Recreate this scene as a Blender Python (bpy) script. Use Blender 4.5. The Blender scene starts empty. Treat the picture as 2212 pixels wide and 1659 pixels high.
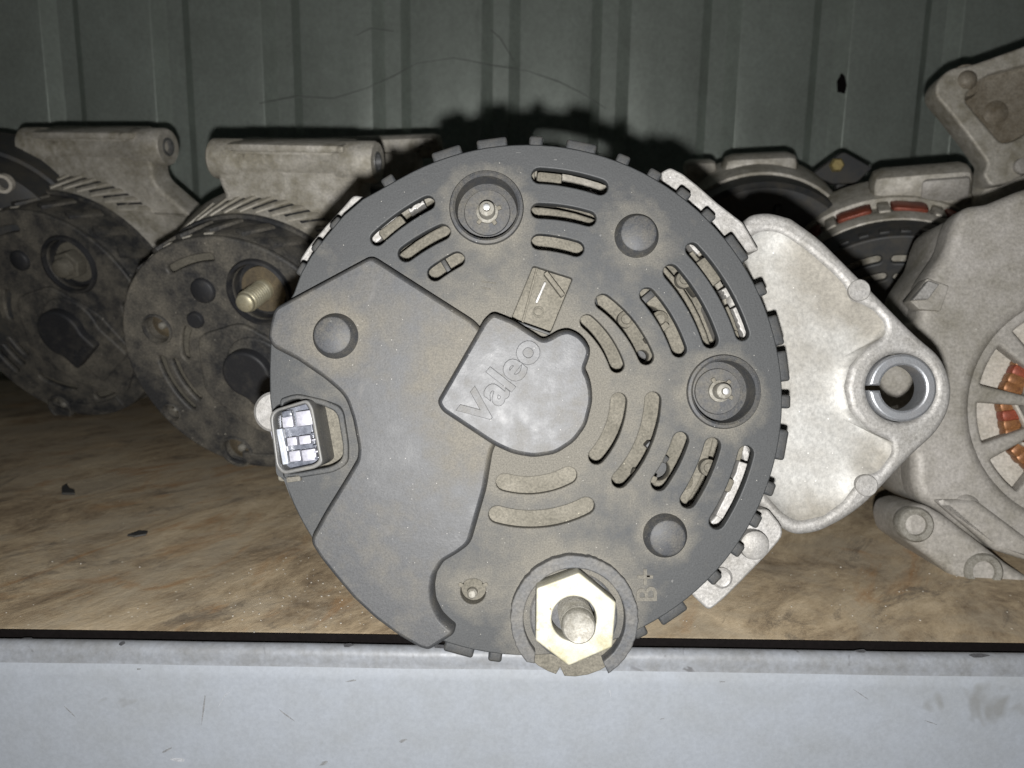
import bpy, bmesh, math, random
from mathutils import Vector, Matrix
random.seed(7)
S = bpy.context.scene
COL = S.collection

# ------------------------------------------------------------------ camera
CAM_D, CAM_H, PITCH, ROLL = 0.23, 0.125, math.radians(11), math.radians(0.8)
FPX, UC, VC = 1720.0, 1106.0, 829.5          # focal length and centre of the photo in its own pixels (2212 wide)
CR = Matrix.Rotation(math.pi/2 - PITCH, 3, 'X') @ Matrix.Rotation(ROLL, 3, 'Z')
CL = Vector((0, -CAM_D, CAM_H))
cd = bpy.data.cameras.new('camera')
cam = bpy.data.objects.new('camera', cd); COL.objects.link(cam)
cam.matrix_world = Matrix.Translation(CL) @ CR.to_4x4()
cd.sensor_width = 36; cd.lens = 36*FPX/2212
cd.clip_start = 0.01; cd.clip_end = 20
cd.dof.use_dof = True; cd.dof.focus_distance = 0.212; cd.dof.aperture_fstop = 26
S.camera = cam
S.view_settings.view_transform = 'Standard'; S.view_settings.look = 'None'
S.view_settings.exposure = 0; S.view_settings.gamma = 1
# ------------------------------------------------------------------ dark room and the phone's flash (just below the lens)
w = bpy.data.worlds.new('World'); S.world = w; w.use_nodes = True
w.node_tree.nodes['Background'].inputs[0].default_value = (0.9, 1.0, 1.0, 1)
w.node_tree.nodes['Background'].inputs[1].default_value = 0.010
ld = bpy.data.lights.new('flash', 'SPOT')
ld.energy = 5.7; ld.shadow_soft_size = 0.0030; ld.color = (1.0, 0.985, 0.965)
ld.spot_size = math.radians(165); ld.spot_blend = 0.7
fl = bpy.data.objects.new('flash', ld); COL.objects.link(fl)
fl.matrix_world = Matrix.Translation(CL + CR @ Vector((-0.001, -0.0168, 0.007))) @ CR.to_4x4()

# ------------------------------------------------------------------ helpers
def ray(u, v): return CR @ Vector(((u-UC)/FPX, -(v-VC)/FPX, -1))
def at(u, v, zc): return CL + ray(u, v)*zc                       # point seen there, zc metres in front of the lens
class Frame:
    """a thing's own axes: x right, y up, z out of its face"""
    def __init__(s, M): s.M = M; s.I = M.inverted()
    def P(s, u, v, z=0.0):
        o = s.I @ CL; d = s.I.to_3x3() @ ray(u, v)
        t = (z*.001 - o.z)/d.z; p = o + d*t
        return (p.x, p.y)
    def R(s, u, v, r, z=0.0):
        a = s.P(u, v, z); b = s.P(u+r, v, z); return math.dist(a, b)
def frame(u, v, zc, n=(0, 0, 1), up=(0, 1, 0)):
    z = Vector(n).normalized(); x = Vector(up).cross(z).normalized(); y = z.cross(x)
    m = Matrix((x, y, z)).transposed()
    return Frame(Matrix.Translation(at(u, v, zc)) @ (CR @ m).to_4x4())
def thing(name, label, cat, M=None, group=None):
    o = bpy.data.objects.new(name, None); COL.objects.link(o)
    o.empty_display_size = .02
    if M is not None: o.matrix_world = M
    o['label'] = label; o['category'] = cat
    if group: o['group'] = group
    return o
def link(name, me, mat, parent=None, M=None):
    o = bpy.data.objects.new(name, me); COL.objects.link(o)
    if mat is not None and not me.materials: me.materials.append(mat)
    if parent is not None: o.parent = parent
    if M is not None: o.matrix_local = M
    return o
def smooth(me, ang=38, cap=False):
    bm = bmesh.new(); bm.from_mesh(me)
    for f in bm.faces: f.smooth = True
    a = math.radians(ang)
    for e in bm.edges:
        s = len(e.link_faces) != 2
        if not s:
            f, g = e.link_faces
            s = f.normal.angle(g.normal, 0) > a
            if cap and not s:
                s = (abs(f.normal.z) > .9995) != (abs(g.normal.z) > .9995)
        e.smooth = not s
    bm.to_mesh(me); bm.free(); return me
def prism_me(loops, z0, z1, bev=.4, segs=2, steep=1.0):
    """flat outline with holes, z0..z1 in mm, rounded edges"""
    bev *= .001
    cu = bpy.data.curves.new('outline', 'CURVE'); cu.dimensions = '2D'; cu.fill_mode = 'BOTH'
    for lp in loops:
        sp = cu.splines.new('POLY'); sp.points.add(len(lp)-1); sp.use_cyclic_u = True
        for p, q in zip(sp.points, lp): p.co = (q[0], q[1], 0, 1)
    h = (z1-z0)*.0005
    bev = min(bev, h*.95)
    cu.extrude = h-bev; cu.bevel_depth = bev; cu.bevel_resolution = segs; cu.offset = -bev
    t = bpy.data.objects.new('outline', cu)
    me = bpy.data.meshes.new_from_object(t)
    bpy.data.objects.remove(t); bpy.data.curves.remove(cu)
    bm = bmesh.new(); bm.from_mesh(me)
    bmesh.ops.remove_doubles(bm, verts=bm.verts, dist=2e-6)
    bmesh.ops.recalc_face_normals(bm, faces=bm.faces)
    if steep > 1:
        for v in bm.verts:
            t = h-v.co.z
            if t < bev*1.01: v.co.z = h-t*steep
    bmesh.ops.translate(bm, verts=bm.verts, vec=(0, 0, (z0+z1)*.0005))
    bm.to_mesh(me); bm.free(); me.materials.clear()
    return smooth(me, 40, True)
def prism(name, loops, z0, z1, mat, parent, bev=.4, segs=2, steep=1.0):
    return link(name, prism_me(loops, z0, z1, bev, segs, steep), mat, parent)
def lathe_me(prof, seg=64, ang=35):
    """profile (r, z) in mm, turned about z"""
    bm = bmesh.new(); rings = []
    for r, z in prof:
        if r < 1e-6: rings.append([bm.verts.new((0, 0, z*.001))])
        else: rings.append([bm.verts.new((r*.001*math.cos(2*math.pi*i/seg), r*.001*math.sin(2*math.pi*i/seg), z*.001)) for i in range(seg)])
    for a, b in zip(rings, rings[1:]):
        for i in range(seg):
            j = (i+1) % seg
            if len(a) == 1 and len(b) == 1: continue
            if len(a) == 1: bm.faces.new((a[0], b[j], b[i]))
            elif len(b) == 1: bm.faces.new((a[i], a[j], b[0]))
            else: bm.faces.new((a[i], a[j], b[j], b[i]))
    bmesh.ops.recalc_face_normals(bm, faces=bm.faces)
    me = bpy.data.meshes.new('turned'); bm.to_mesh(me); bm.free()
    return smooth(me, ang)
def T(x, y, z=0): return Matrix.Translation((x, y, z*.001))
def lathe(name, prof, xy, mat, parent, seg=64, ang=35, rot=None):
    M = T(xy[0], xy[1])
    if rot is not None: M = M @ rot
    return link(name, lathe_me(prof, seg, ang), mat, parent, M)
def box_me(sx, sy, sz, bev=.3, segs=2, taper=1.0):
    """mm, centred; taper scales the +z end"""
    bm = bmesh.new(); bmesh.ops.create_cube(bm, size=1)
    for v in bm.verts:
        k = taper if v.co.z > 0 else 1
        v.co = (v.co.x*sx*.001*k, v.co.y*sy*.001*k, v.co.z*sz*.001)
    if bev: bmesh.ops.bevel(bm, geom=bm.edges[:], offset=bev*.001, segments=segs, affect='EDGES', profile=.5)
    me = bpy.data.meshes.new('block'); bm.to_mesh(me); bm.free()
    return smooth(me, 30)
def box(name, size, M, mat, parent, bev=.3, taper=1.0): return link(name, box_me(*size, bev=bev, taper=taper), mat, parent, M)
def arc(c, r, a0, a1, n=24):
    return [(c[0]+r*math.cos(math.radians(a0+(a1-a0)*i/n)), c[1]+r*math.sin(math.radians(a0+(a1-a0)*i/n))) for i in range(n+1)]
def circ(c, r, n=48): return arc(c, r, 0, 360*(n-1)/n, n-1)
def fillet(pts, r, n=4):
    """round the corners of a closed outline; a point may carry its own radius"""
    out = []; m = len(pts)
    for i in range(m):
        p = Vector(pts[i][:2]); a = Vector(pts[i-1][:2]); b = Vector(pts[(i+1) % m][:2])
        rr = pts[i][2] if len(pts[i]) > 2 else r
        u = a-p; v = b-p; la, lb = u.length, v.length
        if la < 1e-9 or lb < 1e-9: continue
        d = min(rr, la*.45, lb*.45); p0 = p+u*(d/la); p1 = p+v*(d/lb)
        for k in range(n+1):
            t = k/n; q = p0*(1-t)**2 + p*2*t*(1-t) + p1*t*t; out.append((q.x, q.y))
    return out
def slot(c, e0, e1, hw, n=14):
    """bean-shaped slot following the circle about c, from end e0 to end e1 (arc centres)"""
    a0 = math.atan2(e0[1]-c[1], e0[0]-c[0]); a1 = math.atan2(e1[1]-c[1], e1[0]-c[0])
    r0 = math.dist(e0, c); r1 = math.dist(e1, c)
    while a1-a0 > math.pi: a1 -= 2*math.pi
    while a1-a0 < -math.pi: a1 += 2*math.pi
    if a1 < a0: a0, a1, r0, r1 = a1, a0, r1, r0
    def pt(a, r): return (c[0]+r*math.cos(a), c[1]+r*math.sin(a))
    out = [pt(a0+(a1-a0)*i/n, r0+(r1-r0)*i/n+hw) for i in range(n+1)]
    e = pt(a1, r1)
    out += [(e[0]+hw*math.cos(a1+math.pi*k/8), e[1]+hw*math.sin(a1+math.pi*k/8)) for k in range(1, 8)]
    out += [pt(a1+(a0-a1)*i/n, r1+(r0-r1)*i/n-hw) for i in range(n+1)]
    e = pt(a0, r0)
    out += [(e[0]+hw*math.cos(a0+math.pi+math.pi*k/8), e[1]+hw*math.sin(a0+math.pi+math.pi*k/8)) for k in range(1, 8)]
    return out
def text_me(s, size, h, sx=1.0, bev=.05, bold=.25):
    cu = bpy.data.curves.new('letters', 'FONT'); cu.body = s; cu.size = size*.001; cu.align_x = 'CENTER'; cu.align_y = 'CENTER'
    cu.extrude = h*.0005; cu.bevel_depth = bev*.001; cu.bevel_resolution = 1; cu.resolution_u = 4; cu.offset = .03*.001*size*bold
    t = bpy.data.objects.new('letters', cu); COL.objects.link(t)
    bpy.context.view_layer.update()
    me = bpy.data.meshes.new_from_object(t.evaluated_get(bpy.context.evaluated_depsgraph_get()))
    bpy.data.objects.remove(t); bpy.data.curves.remove(cu); me.materials.clear()
    for v in me.vertices: v.co.x *= sx
    return smooth(me, 40)
def rz(d): return Matrix.Rotation(math.radians(d), 4, 'Z')
def rx(d): return Matrix.Rotation(math.radians(d), 4, 'X')
def ry(d): return Matrix.Rotation(math.radians(d), 4, 'Y')

# ------------------------------------------------------------------ materials
def nt(name):
    m = bpy.data.materials.new(name); m.use_nodes = True
    return m, m.node_tree.nodes, m.node_tree.links, m.node_tree.nodes['Principled BSDF']
def ramp(N, pts):
    r = N.new('ShaderNodeValToRGB'); e = r.color_ramp.elements
    while len(e) < len(pts): e.new(.5)
    for x, (p, c) in zip(e, pts):
        x.position = p; x.color = (c, c, c, 1) if isinstance(c, (int, float)) else (*c, 1)
    return r
def noise(N, L, co, scale, detail=5, rough=.6, dist=0.0):
    n = N.new('ShaderNodeTexNoise'); n.inputs['Scale'].default_value = scale; n.inputs['Detail'].default_value = detail
    n.inputs['Roughness'].default_value = rough; n.inputs['Distortion'].default_value = dist
    L.new(co, n.inputs['Vector']); return n.outputs['Fac']
def mixc(N, L, fac, a, b):
    m = N.new('ShaderNodeMix'); m.data_type = 'RGBA'
    for s, x in ((0, fac), (6, a), (7, b)):
        if hasattr(x, 'is_output'): L.new(x, m.inputs[s])
        elif isinstance(x, (int, float)): m.inputs[s].default_value = x
        else: m.inputs[s].default_value = (*x, 1)
    return m.outputs[2]
def mth(N, L, op, a, b=0.0):
    m = N.new('ShaderNodeMath'); m.operation = op
    for s, x in ((0, a), (1, b)):
        if hasattr(x, 'is_output'): L.new(x, m.inputs[s])
        else: m.inputs[s].default_value = x
    return m.outputs[0]
def grimy(name, clean, dirt, amount=.5, scale=45, rough=(.5, .75), metal=0.0, bump=.15, bscale=900, speck=None, spots=None, grain=.25, sheen_d=.0004, spec=.5, radial=None, halos=None):
    """worn surface: clean colour under uneven dirt, bright specks, dark spots, fine grain"""
    m, N, L, B = nt(name)
    tc = N.new('ShaderNodeTexCoord').outputs['Object']
    n1 = noise(N, L, tc, scale, 7, .62, .4)
    n2 = noise(N, L, tc, scale*5.3, 4, .6)
    f = mth(N, L, 'ADD', mth(N, L, 'MULTIPLY', n1, .64), mth(N, L, 'MULTIPLY', n2, .36))
    if radial:                                     # dirt gathers inwards of a radius (mm) about a centre
        c, r0, r1, k = radial
        v = N.new('ShaderNodeVectorMath'); v.operation = 'DISTANCE'; L.new(tc, v.inputs[0]); v.inputs[1].default_value = c
        mr = N.new('ShaderNodeMapRange'); L.new(v.outputs['Value'], mr.inputs[0])
        mr.inputs[1].default_value = r0*.001; mr.inputs[2].default_value = r1*.001; mr.inputs[3].default_value = k; mr.inputs[4].default_value = -k
        f = mth(N, L, 'ADD', f, mr.outputs[0])
    for c, r0, r1 in (halos or []):
        v = N.new('ShaderNodeVectorMath'); v.operation = 'DISTANCE'; L.new(tc, v.inputs[0]); v.inputs[1].default_value = c
        mr = N.new('ShaderNodeMapRange'); L.new(v.outputs['Value'], mr.inputs[0])
        mr.inputs[1].default_value = r0*.001; mr.inputs[2].default_value = r1*.001; mr.inputs[3].default_value = .22; mr.inputs[4].default_value = 0
        f = mth(N, L, 'ADD', f, mr.outputs[0])
    lo = .72-.5*amount
    r = ramp(N, [(max(0, lo-.13), 0.0), (min(1, lo+.15), 1.0)]); L.new(f, r.inputs[0])
    colr = mixc(N, L, r.outputs[0], clean, dirt)
    g = noise(N, L, tc, bscale*1.7, 2, .7)
    gr = ramp(N, [(.3, 1-grain), (.7, 1+grain)]); L.new(g, gr.inputs[0])
    mm = N.new('ShaderNodeMix'); mm.data_type = 'RGBA'; mm.blend_type = 'MULTIPLY'; mm.inputs[0].default_value = 1
    L.new(colr, mm.inputs[6]); L.new(gr.outputs[0], mm.inputs[7]); colr = mm.outputs[2]
    if spots:
        s = ramp(N, [(.66, 0.0), (.72, spots[1])]); L.new(noise(N, L, tc, spots[2], 3, .6, .6), s.inputs[0])
        colr = mixc(N, L, s.outputs[0], colr, spots[0])
    if speck:
        vo = N.new('ShaderNodeTexVoronoi'); vo.inputs['Scale'].default_value = speck[1]; L.new(tc, vo.inputs['Vector'])
        a = ramp(N, [(.05, 1.0), (.12, 0.0)]); L.new(vo.outputs['Distance'], a.inputs[0])
        sp = ramp(N, [(.68, 0.0), (.84, 1.0)]); L.new(vo.outputs['Color'], sp.inputs[0])
        colr = mixc(N, L, mth(N, L, 'MULTIPLY', a.outputs[0], sp.outputs[0]), colr, speck[0])
    L.new(colr, B.inputs['Base Color'])
    rr = ramp(N, [(.3, rough[0]), (.7, rough[1])]); L.new(f, rr.inputs[0]); L.new(rr.outputs[0], B.inputs['Roughness'])
    B.inputs['Metallic'].default_value = metal; B.inputs['Specular IOR Level'].default_value = spec
    if bump:
        b = N.new('ShaderNodeBump'); b.inputs['Strength'].default_value = bump; b.inputs['Distance'].default_value = sheen_d
        h = mth(N, L, 'ADD', mth(N, L, 'MULTIPLY', noise(N, L, tc, bscale, 3, .6), .5), mth(N, L, 'MULTIPLY', noise(N, L, tc, bscale*.22, 4, .6), .8))
        L.new(h, b.inputs['Height']); L.new(b.outputs[0], B.inputs['Normal'])
    return m
MF = frame(UC, VC, .207)                                           # the big alternator's axes: its face looks straight at the lens
def P3(u, v, z=0): p = MF.P(u, v, z); return (p[0], p[1], z*.001)
CEN = MF.P(1138, 864)
HAL = [(P3(1377, 507), 5, 13), (P3(722, 725, 6), 5, 11), (P3(1439, 1159), 5, 10), (P3(1051, 449), 9, 15), (P3(1563, 846), 9, 14), (P3(1241, 1335), 15, 23), (P3(1110, 840, 6), 18, 30), (P3(1022, 1270), 3, 10)]
M_COVER = grimy('black_plastic_dusty', (.030, .032, .0335), (.108, .101, .085), .44, 46, (.6, .8), 0, .14, 1500, ((.30, .29, .26), 800), grain=.3, radial=((CEN[0]-.004, CEN[1]-.004, 0), 8, 68, .23), halos=HAL)
M_PLAT = grimy('black_plastic_wiped', (.038, .0395, .042), (.092, .084, .068), .27, 44, (.48, .68), 0, .14, 1500, ((.32, .31, .29), 800), ((.085, .083, .08), .5, 75), grain=.3, halos=HAL)
M_CAP = grimy('black_plastic_cap', (.042, .0435, .047), (.095, .088, .073), .22, 60, (.42, .64), 0, .16, 1400, ((.32, .31, .29), 800), ((.10, .098, .095), .5, 90), grain=.3)
M_BOSS = grimy('black_plastic_boss', (.034, .036, .040), (.085, .078, .063), .34, 120, (.55, .70), 0, .14, 1500, ((.3, .3, .28), 800), grain=.3)
M_OLDCAP = grimy('old_black_cap', (.020, .021, .024), (.07, .065, .055), .2, 40, (.5, .7), 0, .2, 800, grain=.2)
M_OLD = grimy('old_black_plastic', (.029, .030, .032), (.185, .168, .135), .36, 24, (.5, .75), 0, .3, 600, ((.35, .33, .28), 260), grain=.3)
M_BLACK = grimy('black_plastic_plain', (.032, .034, .036), (.075, .066, .05), .3, 50, (.45, .7), 0, .1, 1500, grain=.25)
M_CUPP = grimy('broken_plastic', (.050, .053, .058), (.115, .108, .095), .36, 60, (.5, .75), 0, .3, 700, grain=.3)
M_DUST = grimy('dusty_inside', (.145, .133, .106), (.095, .088, .070), .5, 60, (.7, .9), 0, .25, 900, ((.3, .28, .22), 500), grain=.3)
M_ALU = grimy('cast_aluminium', (.37, .362, .35), (.215, .205, .185), .36, 55, (.5, .72), .45, .5, 700, ((.9, .88, .85), 700), grain=.22, sheen_d=.0005)
M_ALUPAN = grimy('cast_aluminium_pan', (.42, .417, .40), (.255, .24, .21), .38, 20, (.5, .72), .4, .35, 500, ((.95, .93, .88), 500), ((.18, .16, .13), .5, 70), grain=.18, halos=[(P3(1745, 560, -24), 2, 11), (P3(1800, 640, -24), 2, 11), (P3(1880, 705, -24), 2, 10), (P3(1890, 990, -24), 2, 10), (P3(1760, 1120, -24), 2, 12), (P3(1850, 650, -24), 1, 8)])
M_ALUD = grimy('dirty_aluminium', (.56, .535, .485), (.24, .22, .17), .5, 40, (.5, .75), .25, .5, 500, ((.6, .58, .52), 260), ((.08, .07, .055), .6, 60), grain=.25, sheen_d=.0006)
M_ALUR = grimy('grey_aluminium', (.42, .40, .375), (.22, .205, .17), .46, 26, (.5, .75), .2, .4, 500, ((.5, .48, .44), 200), ((.09, .08, .07), .8, 34), grain=.2, sheen_d=.0006)
M_STEEL = grimy('zinc_steel', (.55, .56, .57), (.30, .29, .27), .3, 120, (.3, .5), .9, .15, 1500, grain=.15)
M_BUSH = grimy('bushing_steel', (.48, .50, .53), (.34, .34, .35), .35, 120, (.35, .5), .8, .15, 1500, grain=.15)
M_NUT = grimy('yellow_zinc_nut', (.46, .45, .405), (.30, .28, .185), .47, 80, (.5, .66), .15, .1, 1500, None, ((.16, .13, .08), .9, 230), grain=.12)
M_STUD = grimy('stud_steel', (.31, .30, .27), (.15, .14, .115), .48, 300, (.5, .65), .2, .2, 1500, grain=.2)
M_RUST = grimy('rusty_brown_steel', (.20, .16, .10), (.10, .083, .06), .5, 150, (.5, .8), .3, .3, 1200, grain=.3)
M_COPPER = grimy('copper_winding', (.36, .17, .065), (.15, .06, .03), .5, 90, (.35, .55), .35, .2, 800, None, ((.10, .03, .02), .7, 160), grain=.25)
M_COPRED = grimy('red_winding', (.30, .07, .035), (.15, .04, .025), .45, 90, (.4, .6), .2, .2, 800, grain=.25)
M_STATOR = grimy('pale_stator', (.52, .49, .44), (.36, .33, .27), .4, 60, (.6, .8), .1, .3, 500, grain=.2)
M_BLADE = grimy('bright_blade', (.40, .40, .45), (.20, .20, .235), .42, 200, (.35, .5), .25, .15, 900, None, ((.12, .12, .15), .7, 420), grain=.1)

# ------------------------------------------------------------------ shelf and wall
def wood():
    m, N, L, B = nt('grimy_wood')
    tc = N.new('ShaderNodeTexCoord').outputs['Object']
    mp = N.new('ShaderNodeMapping'); L.new(tc, mp.inputs[0]); mp.vector_type = 'TEXTURE'; mp.inputs['Rotation'].default_value = (0, 0, math.radians(52)); mp.inputs['Scale'].default_value = (1.25, .66, 1)
    n1 = noise(N, L, mp.outputs[0], 24, 11, .80, .5)
    r1 = ramp(N, [(.30, (.085, .062, .04)), (.42, (.20, .15, .095)), (.53, (.35, .275, .178)), (.70, (.54, .445, .31))]); L.new(n1, r1.inputs[0])
    n2 = noise(N, L, tc, 17, 9, .78, .6)
    r2 = ramp(N, [(.46, 0.0), (.60, .75)]); L.new(n2, r2.inputs[0])
    c = mixc(N, L, r2.outputs[0], r1.outputs[0], (.33, .28, .205))
    n3 = noise(N, L, mp.outputs[0], 21, 5, .65, 1.4)
    r3 = ramp(N, [(.56, 0.0), (.70, .75)]); L.new(n3, r3.inputs[0])
    c = mixc(N, L, r3.outputs[0], c, (.26, .14, .055))
    n4 = noise(N, L, mp.outputs[0], 38, 9, .80, .6)
    r4 = ramp(N, [(.55, 0.0), (.65, .65)]); L.new(n4, r4.inputs[0])
    c = mixc(N, L, r4.outputs[0], c, (.085, .07, .055))
    # older oil patch towards the back
    sx = N.new('ShaderNodeSeparateXYZ'); L.new(tc, sx.inputs[0])
    oil = mth(N, L, 'ADD', noise(N, L, mp.outputs[0], 9, 5, .6, 1.0), mth(N, L, 'MULTIPLY', sx.outputs[1], 1.3))
    ro = ramp(N, [(.66, 0.0), (.84, .6)]); L.new(oil, ro.inputs[0])
    c = mixc(N, L, ro.outputs[0], c, (.11, .085, .055))
    vo = N.new('ShaderNodeTexVoronoi'); vo.inputs['Scale'].default_value = 330; L.new(tc, vo.inputs['Vector'])
    a = ramp(N, [(.06, 1.0), (.16, 0.0)]); L.new(vo.outputs['Distance'], a.inputs[0])
    sp = ramp(N, [(.80, 0.0), (.84, 1.0)]); L.new(vo.outputs['Color'], sp.inputs[0])
    c = mixc(N, L, mth(N, L, 'MULTIPLY', a.outputs[0], sp.outputs[0]), c, (.62, .57, .46))
    L.new(c, B.inputs['Base Color']); B.inputs['Roughness'].default_value = .72
    b = N.new('ShaderNodeBump'); b.inputs['Strength'].default_value = .5; b.inputs['Distance'].default_value = .0012
    L.new(mth(N, L, 'ADD', n4, mth(N, L, 'MULTIPLY', noise(N, L, mp.outputs[0], 260, 4), .5)), b.inputs['Height']); L.new(b.outputs[0], B.inputs['Normal'])
    return m
M_WOOD = wood()
M_STEELD = grimy('bare_dark_steel', (.10, .102, .11), (.06, .06, .062), .4, 200, (.4, .6), .3, .1, 900)
M_SCUFF = grimy('pale_scuff', (.36, .375, .40), (.32, .33, .35), .4, 200, (.6, .7), 0, 0, 900)
M_SCUFFD = grimy('grey_scuff', (.17, .175, .18), (.22, .225, .235), .5, 300, (.6, .7), 0, 0, 900)
M_PAINT = grimy('grey_blue_paint', (.285, .308, .342), (.245, .26, .275), .34, 22, (.5, .65), 0, .10, 500, None, ((.15, .148, .135), .55, 38), grain=.06, sheen_d=.0003)
M_PAINTE = grimy('chipped_edge_paint', (.235, .25, .275), (.165, .17, .175), .44, 90, (.4, .6), 0, .25, 400, None, ((.10, .10, .105), .9, 120), grain=.1, sheen_d=.0004)
M_WALL = grimy('green_grey_sheet', (.59, .66, .60), (.46, .51, .46), .46, 9, (.26, .40), .25, .05, 200, None, ((.16, .18, .16), .35, 11), grain=.10, sheen_d=.0003)
M_GAP = grimy('gap_shade_and_spot_black', (.004, .003, .003), (.006, .005, .005), .3, 50, (.8, .9), 0, 0, 500, spec=.1)  # near-black that paints shade into the deck gap; the wall spot shares it

shelf = thing('shelf', 'long steel shelf with stained wooden deck and grey painted front edge carrying the alternators', 'shelf', Matrix.Translation((0, 0, 0)))
def slab(name, x0, x1, y0, y1, z0, z1, mat, parent, bev=1.0):
    return link(name, box_me((x1-x0)*1000, (y1-y0)*1000, (z1-z0)*1000, bev), mat, parent, Matrix.Translation(((x0+x1)/2, (y0+y1)/2, (z0+z1)/2)))
slab('wooden_deck', -.9, .9, 0, .60, -.018, 0, M_WOOD, shelf, .8)
# folded steel front: a rounded bead on top, then the face falling straight down
slab('painted_gap_shade', -.9, .9, -.0006, -.00005, -.0185, -.0001, M_GAP, shelf, .05)  # thin near-black strip: painted shade for the gap between deck and steel front
bm = bmesh.new()
pr = [(-.0046+(y+.0042)*.72, z) for y, z in ((-.0042, -.012), (-.0042, -.0014), (-.0048, -.0006), (-.0060, -.0003), (-.0078, -.0004), (-.0096, -.0012), (-.0104, -.0026), (-.0106, -.0046), (-.0108, -.0062), (-.0116, -.0078), (-.0118, -.010), (-.0118, -.20))]
xs = [-.9+1.8*i/60 for i in range(61)]
rows = []
for x in xs:
    j = .00012*math.sin(x*37)+.00008*math.sin(x*91+1)
    rows.append([bm.verts.new((x, y, z+j if k < 9 else z)) for k, (y, z) in enumerate(pr)])
for a, b in zip(rows, rows[1:]):
    for k in range(len(pr)-1):
        f = bm.faces.new((a[k], a[k+1], b[k+1], b[k])); f.material_index = 1 if k < 8 else 0
bmesh.ops.recalc_face_normals(bm, faces=bm.faces)
me = bpy.data.meshes.new('front'); bm.to_mesh(me); bm.free(); me.materials.append(M_PAINT); me.materials.append(M_PAINTE); smooth(me, 50)
link('front_panel', me, None, shelf)
random.seed(21)
for i in range(16):                                                   # chipped flakes along the folded edge
    x = random.uniform(-.22, .22); w_ = random.uniform(.8, 3.2)
    pts = [(w_*.001*math.cos(t)*random.uniform(.6, 1.2), .0009*math.sin(t)*random.uniform(.5, 1.2)) for t in (0, 1, 2, 3, 4, 5)]
    link('chipped_patch', prism_me([pts], 0, .12, .03), M_STEELD, shelf, Matrix.Translation((x, random.uniform(-.0078, -.0056), -.00035)) @ rx(random.uniform(8, 26)))
for u, v, ln, wd, an, dk in ((480, 1512, 14, .5, 60, 0), (490, 1500, 9, .4, 45, 0), (440, 1530, 24, 1.0, 80, 1), (620, 1545, 15, .7, -40, 1), (150, 1535, 10, .8, -50, 1), (1318, 1497, 6, .6, 100, 0), (1560, 1472, 4, .7, 0, 1), (1430, 1552, 3, .5, 10, 1), (870, 1600, 5, 2.0, 20, 1), (385, 1640, 9, 3.0, 0, 0), (360, 1620, 8, 1.2, 30, 1), (700, 1648, 6, 2.0, 30, 1), (1860, 1500, 12, .5, -35, 1), (2010, 1560, 9, .6, -20, 1), (760, 1470, 7, 1.0, 10, 1), (300, 1445, 3, 1.0, 0, 1)):
    d = ray(u, v); q = CL + d*((-.0100-CL.y)/d.y)
    pts = [(ln*.00026*math.cos(t)*random.uniform(.7, 1.2), wd*.00026*math.sin(t)*random.uniform(.6, 1.3)) for t in [k*.785 for k in range(8)]]
    link('scuff', prism_me([pts], 0, .1, .03), M_SCUFFD if dk else M_SCUFF, shelf, Matrix.Translation((q.x, -.01012, q.z)) @ rx(90) @ rz(an))
slab('rear_rail', -.9, .9, .6005, .625, -.2, -.001, M_BLACK, shelf, .5)

WY = -CAM_D + .66                                                    # ribbed steel sheet standing behind the shelf
bm = bmesh.new(); per, x0 = .0857, -.0124-.0857*9
px = []
for i in range(19):
    c = x0 + per*i
    px += [(c-.0158, 0), (c-.0150, .0002), (c-.0144, .0007), (c-.0068, .0088), (c-.0062, .0092), (c+.0062, .0092), (c+.0068, .0088), (c+.0144, .0007), (c+.0150, .0002), (c+.0158, 0)]
    px += [(c+.0158+.02, .0004), (c+.0158+.035, .0002)]
zs = [-.3, -.1, .05, .2, .35, .6]
cols = [[bm.verts.new((x, WY+y+.0006*math.sin(x*9+z*7), z)) for z in zs] for x, y in px]
for a, b in zip(cols, cols[1:]):
    for k in range(len(zs)-1): bm.faces.new((a[k], b[k], b[k+1], a[k+1]))
ext = bmesh.ops.solidify(bm, geom=bm.faces[:], thickness=.0008)
bmesh.ops.recalc_face_normals(bm, faces=bm.faces)
me = bpy.data.meshes.new('sheet'); bm.to_mesh(me); bm.free(); smooth(me, 30)
wall = link('metal_wall', me, M_WALL); wall['label'] = 'dark green grey ribbed steel sheet wall behind the shelf'; wall['category'] = 'wall'

def wall_pt(u, v, off):
    d = ray(u, v); return CL + d*((WY-off-CL.y)/d.y)
q = wall_pt(1818, 182, .0006)
sp_ = link('dark_spot', prism_me([[(-.0028, -.006), (.003, -.007), (.0042, -.001), (.002, .006), (-.001, .0085), (-.004, .002)]], 0, .4, .1), M_GAP, wall, Matrix.Translation(q) @ rx(90))
cw = bpy.data.curves.new('web', 'CURVE'); cw.dimensions = '3D'; cw.bevel_depth = .00028; cw.bevel_resolution = 1
random.seed(5)
for pts in ([(560, 222), (640, 205), (720, 210), (790, 196), (850, 160), (900, 133), (980, 125), (1060, 140), (1140, 158), (1210, 180), (1260, 200), (1310, 232)], [(770, 75), (800, 66), (850, 70)], [(1060, 60), (1080, 84), (1110, 130)]):
    sp = cw.splines.new('POLY'); sp.points.add(len(pts)-1)
    for p, (u, v) in zip(sp.points, pts):
        p.co = (*wall_pt(u, v+random.uniform(-5, 5), .002), 1); p.radius = random.uniform(.6, 1.5)
to = bpy.data.objects.new('web', cw); me = bpy.data.meshes.new_from_object(to); bpy.data.objects.remove(to); bpy.data.curves.remove(cw); me.materials.clear()
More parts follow.
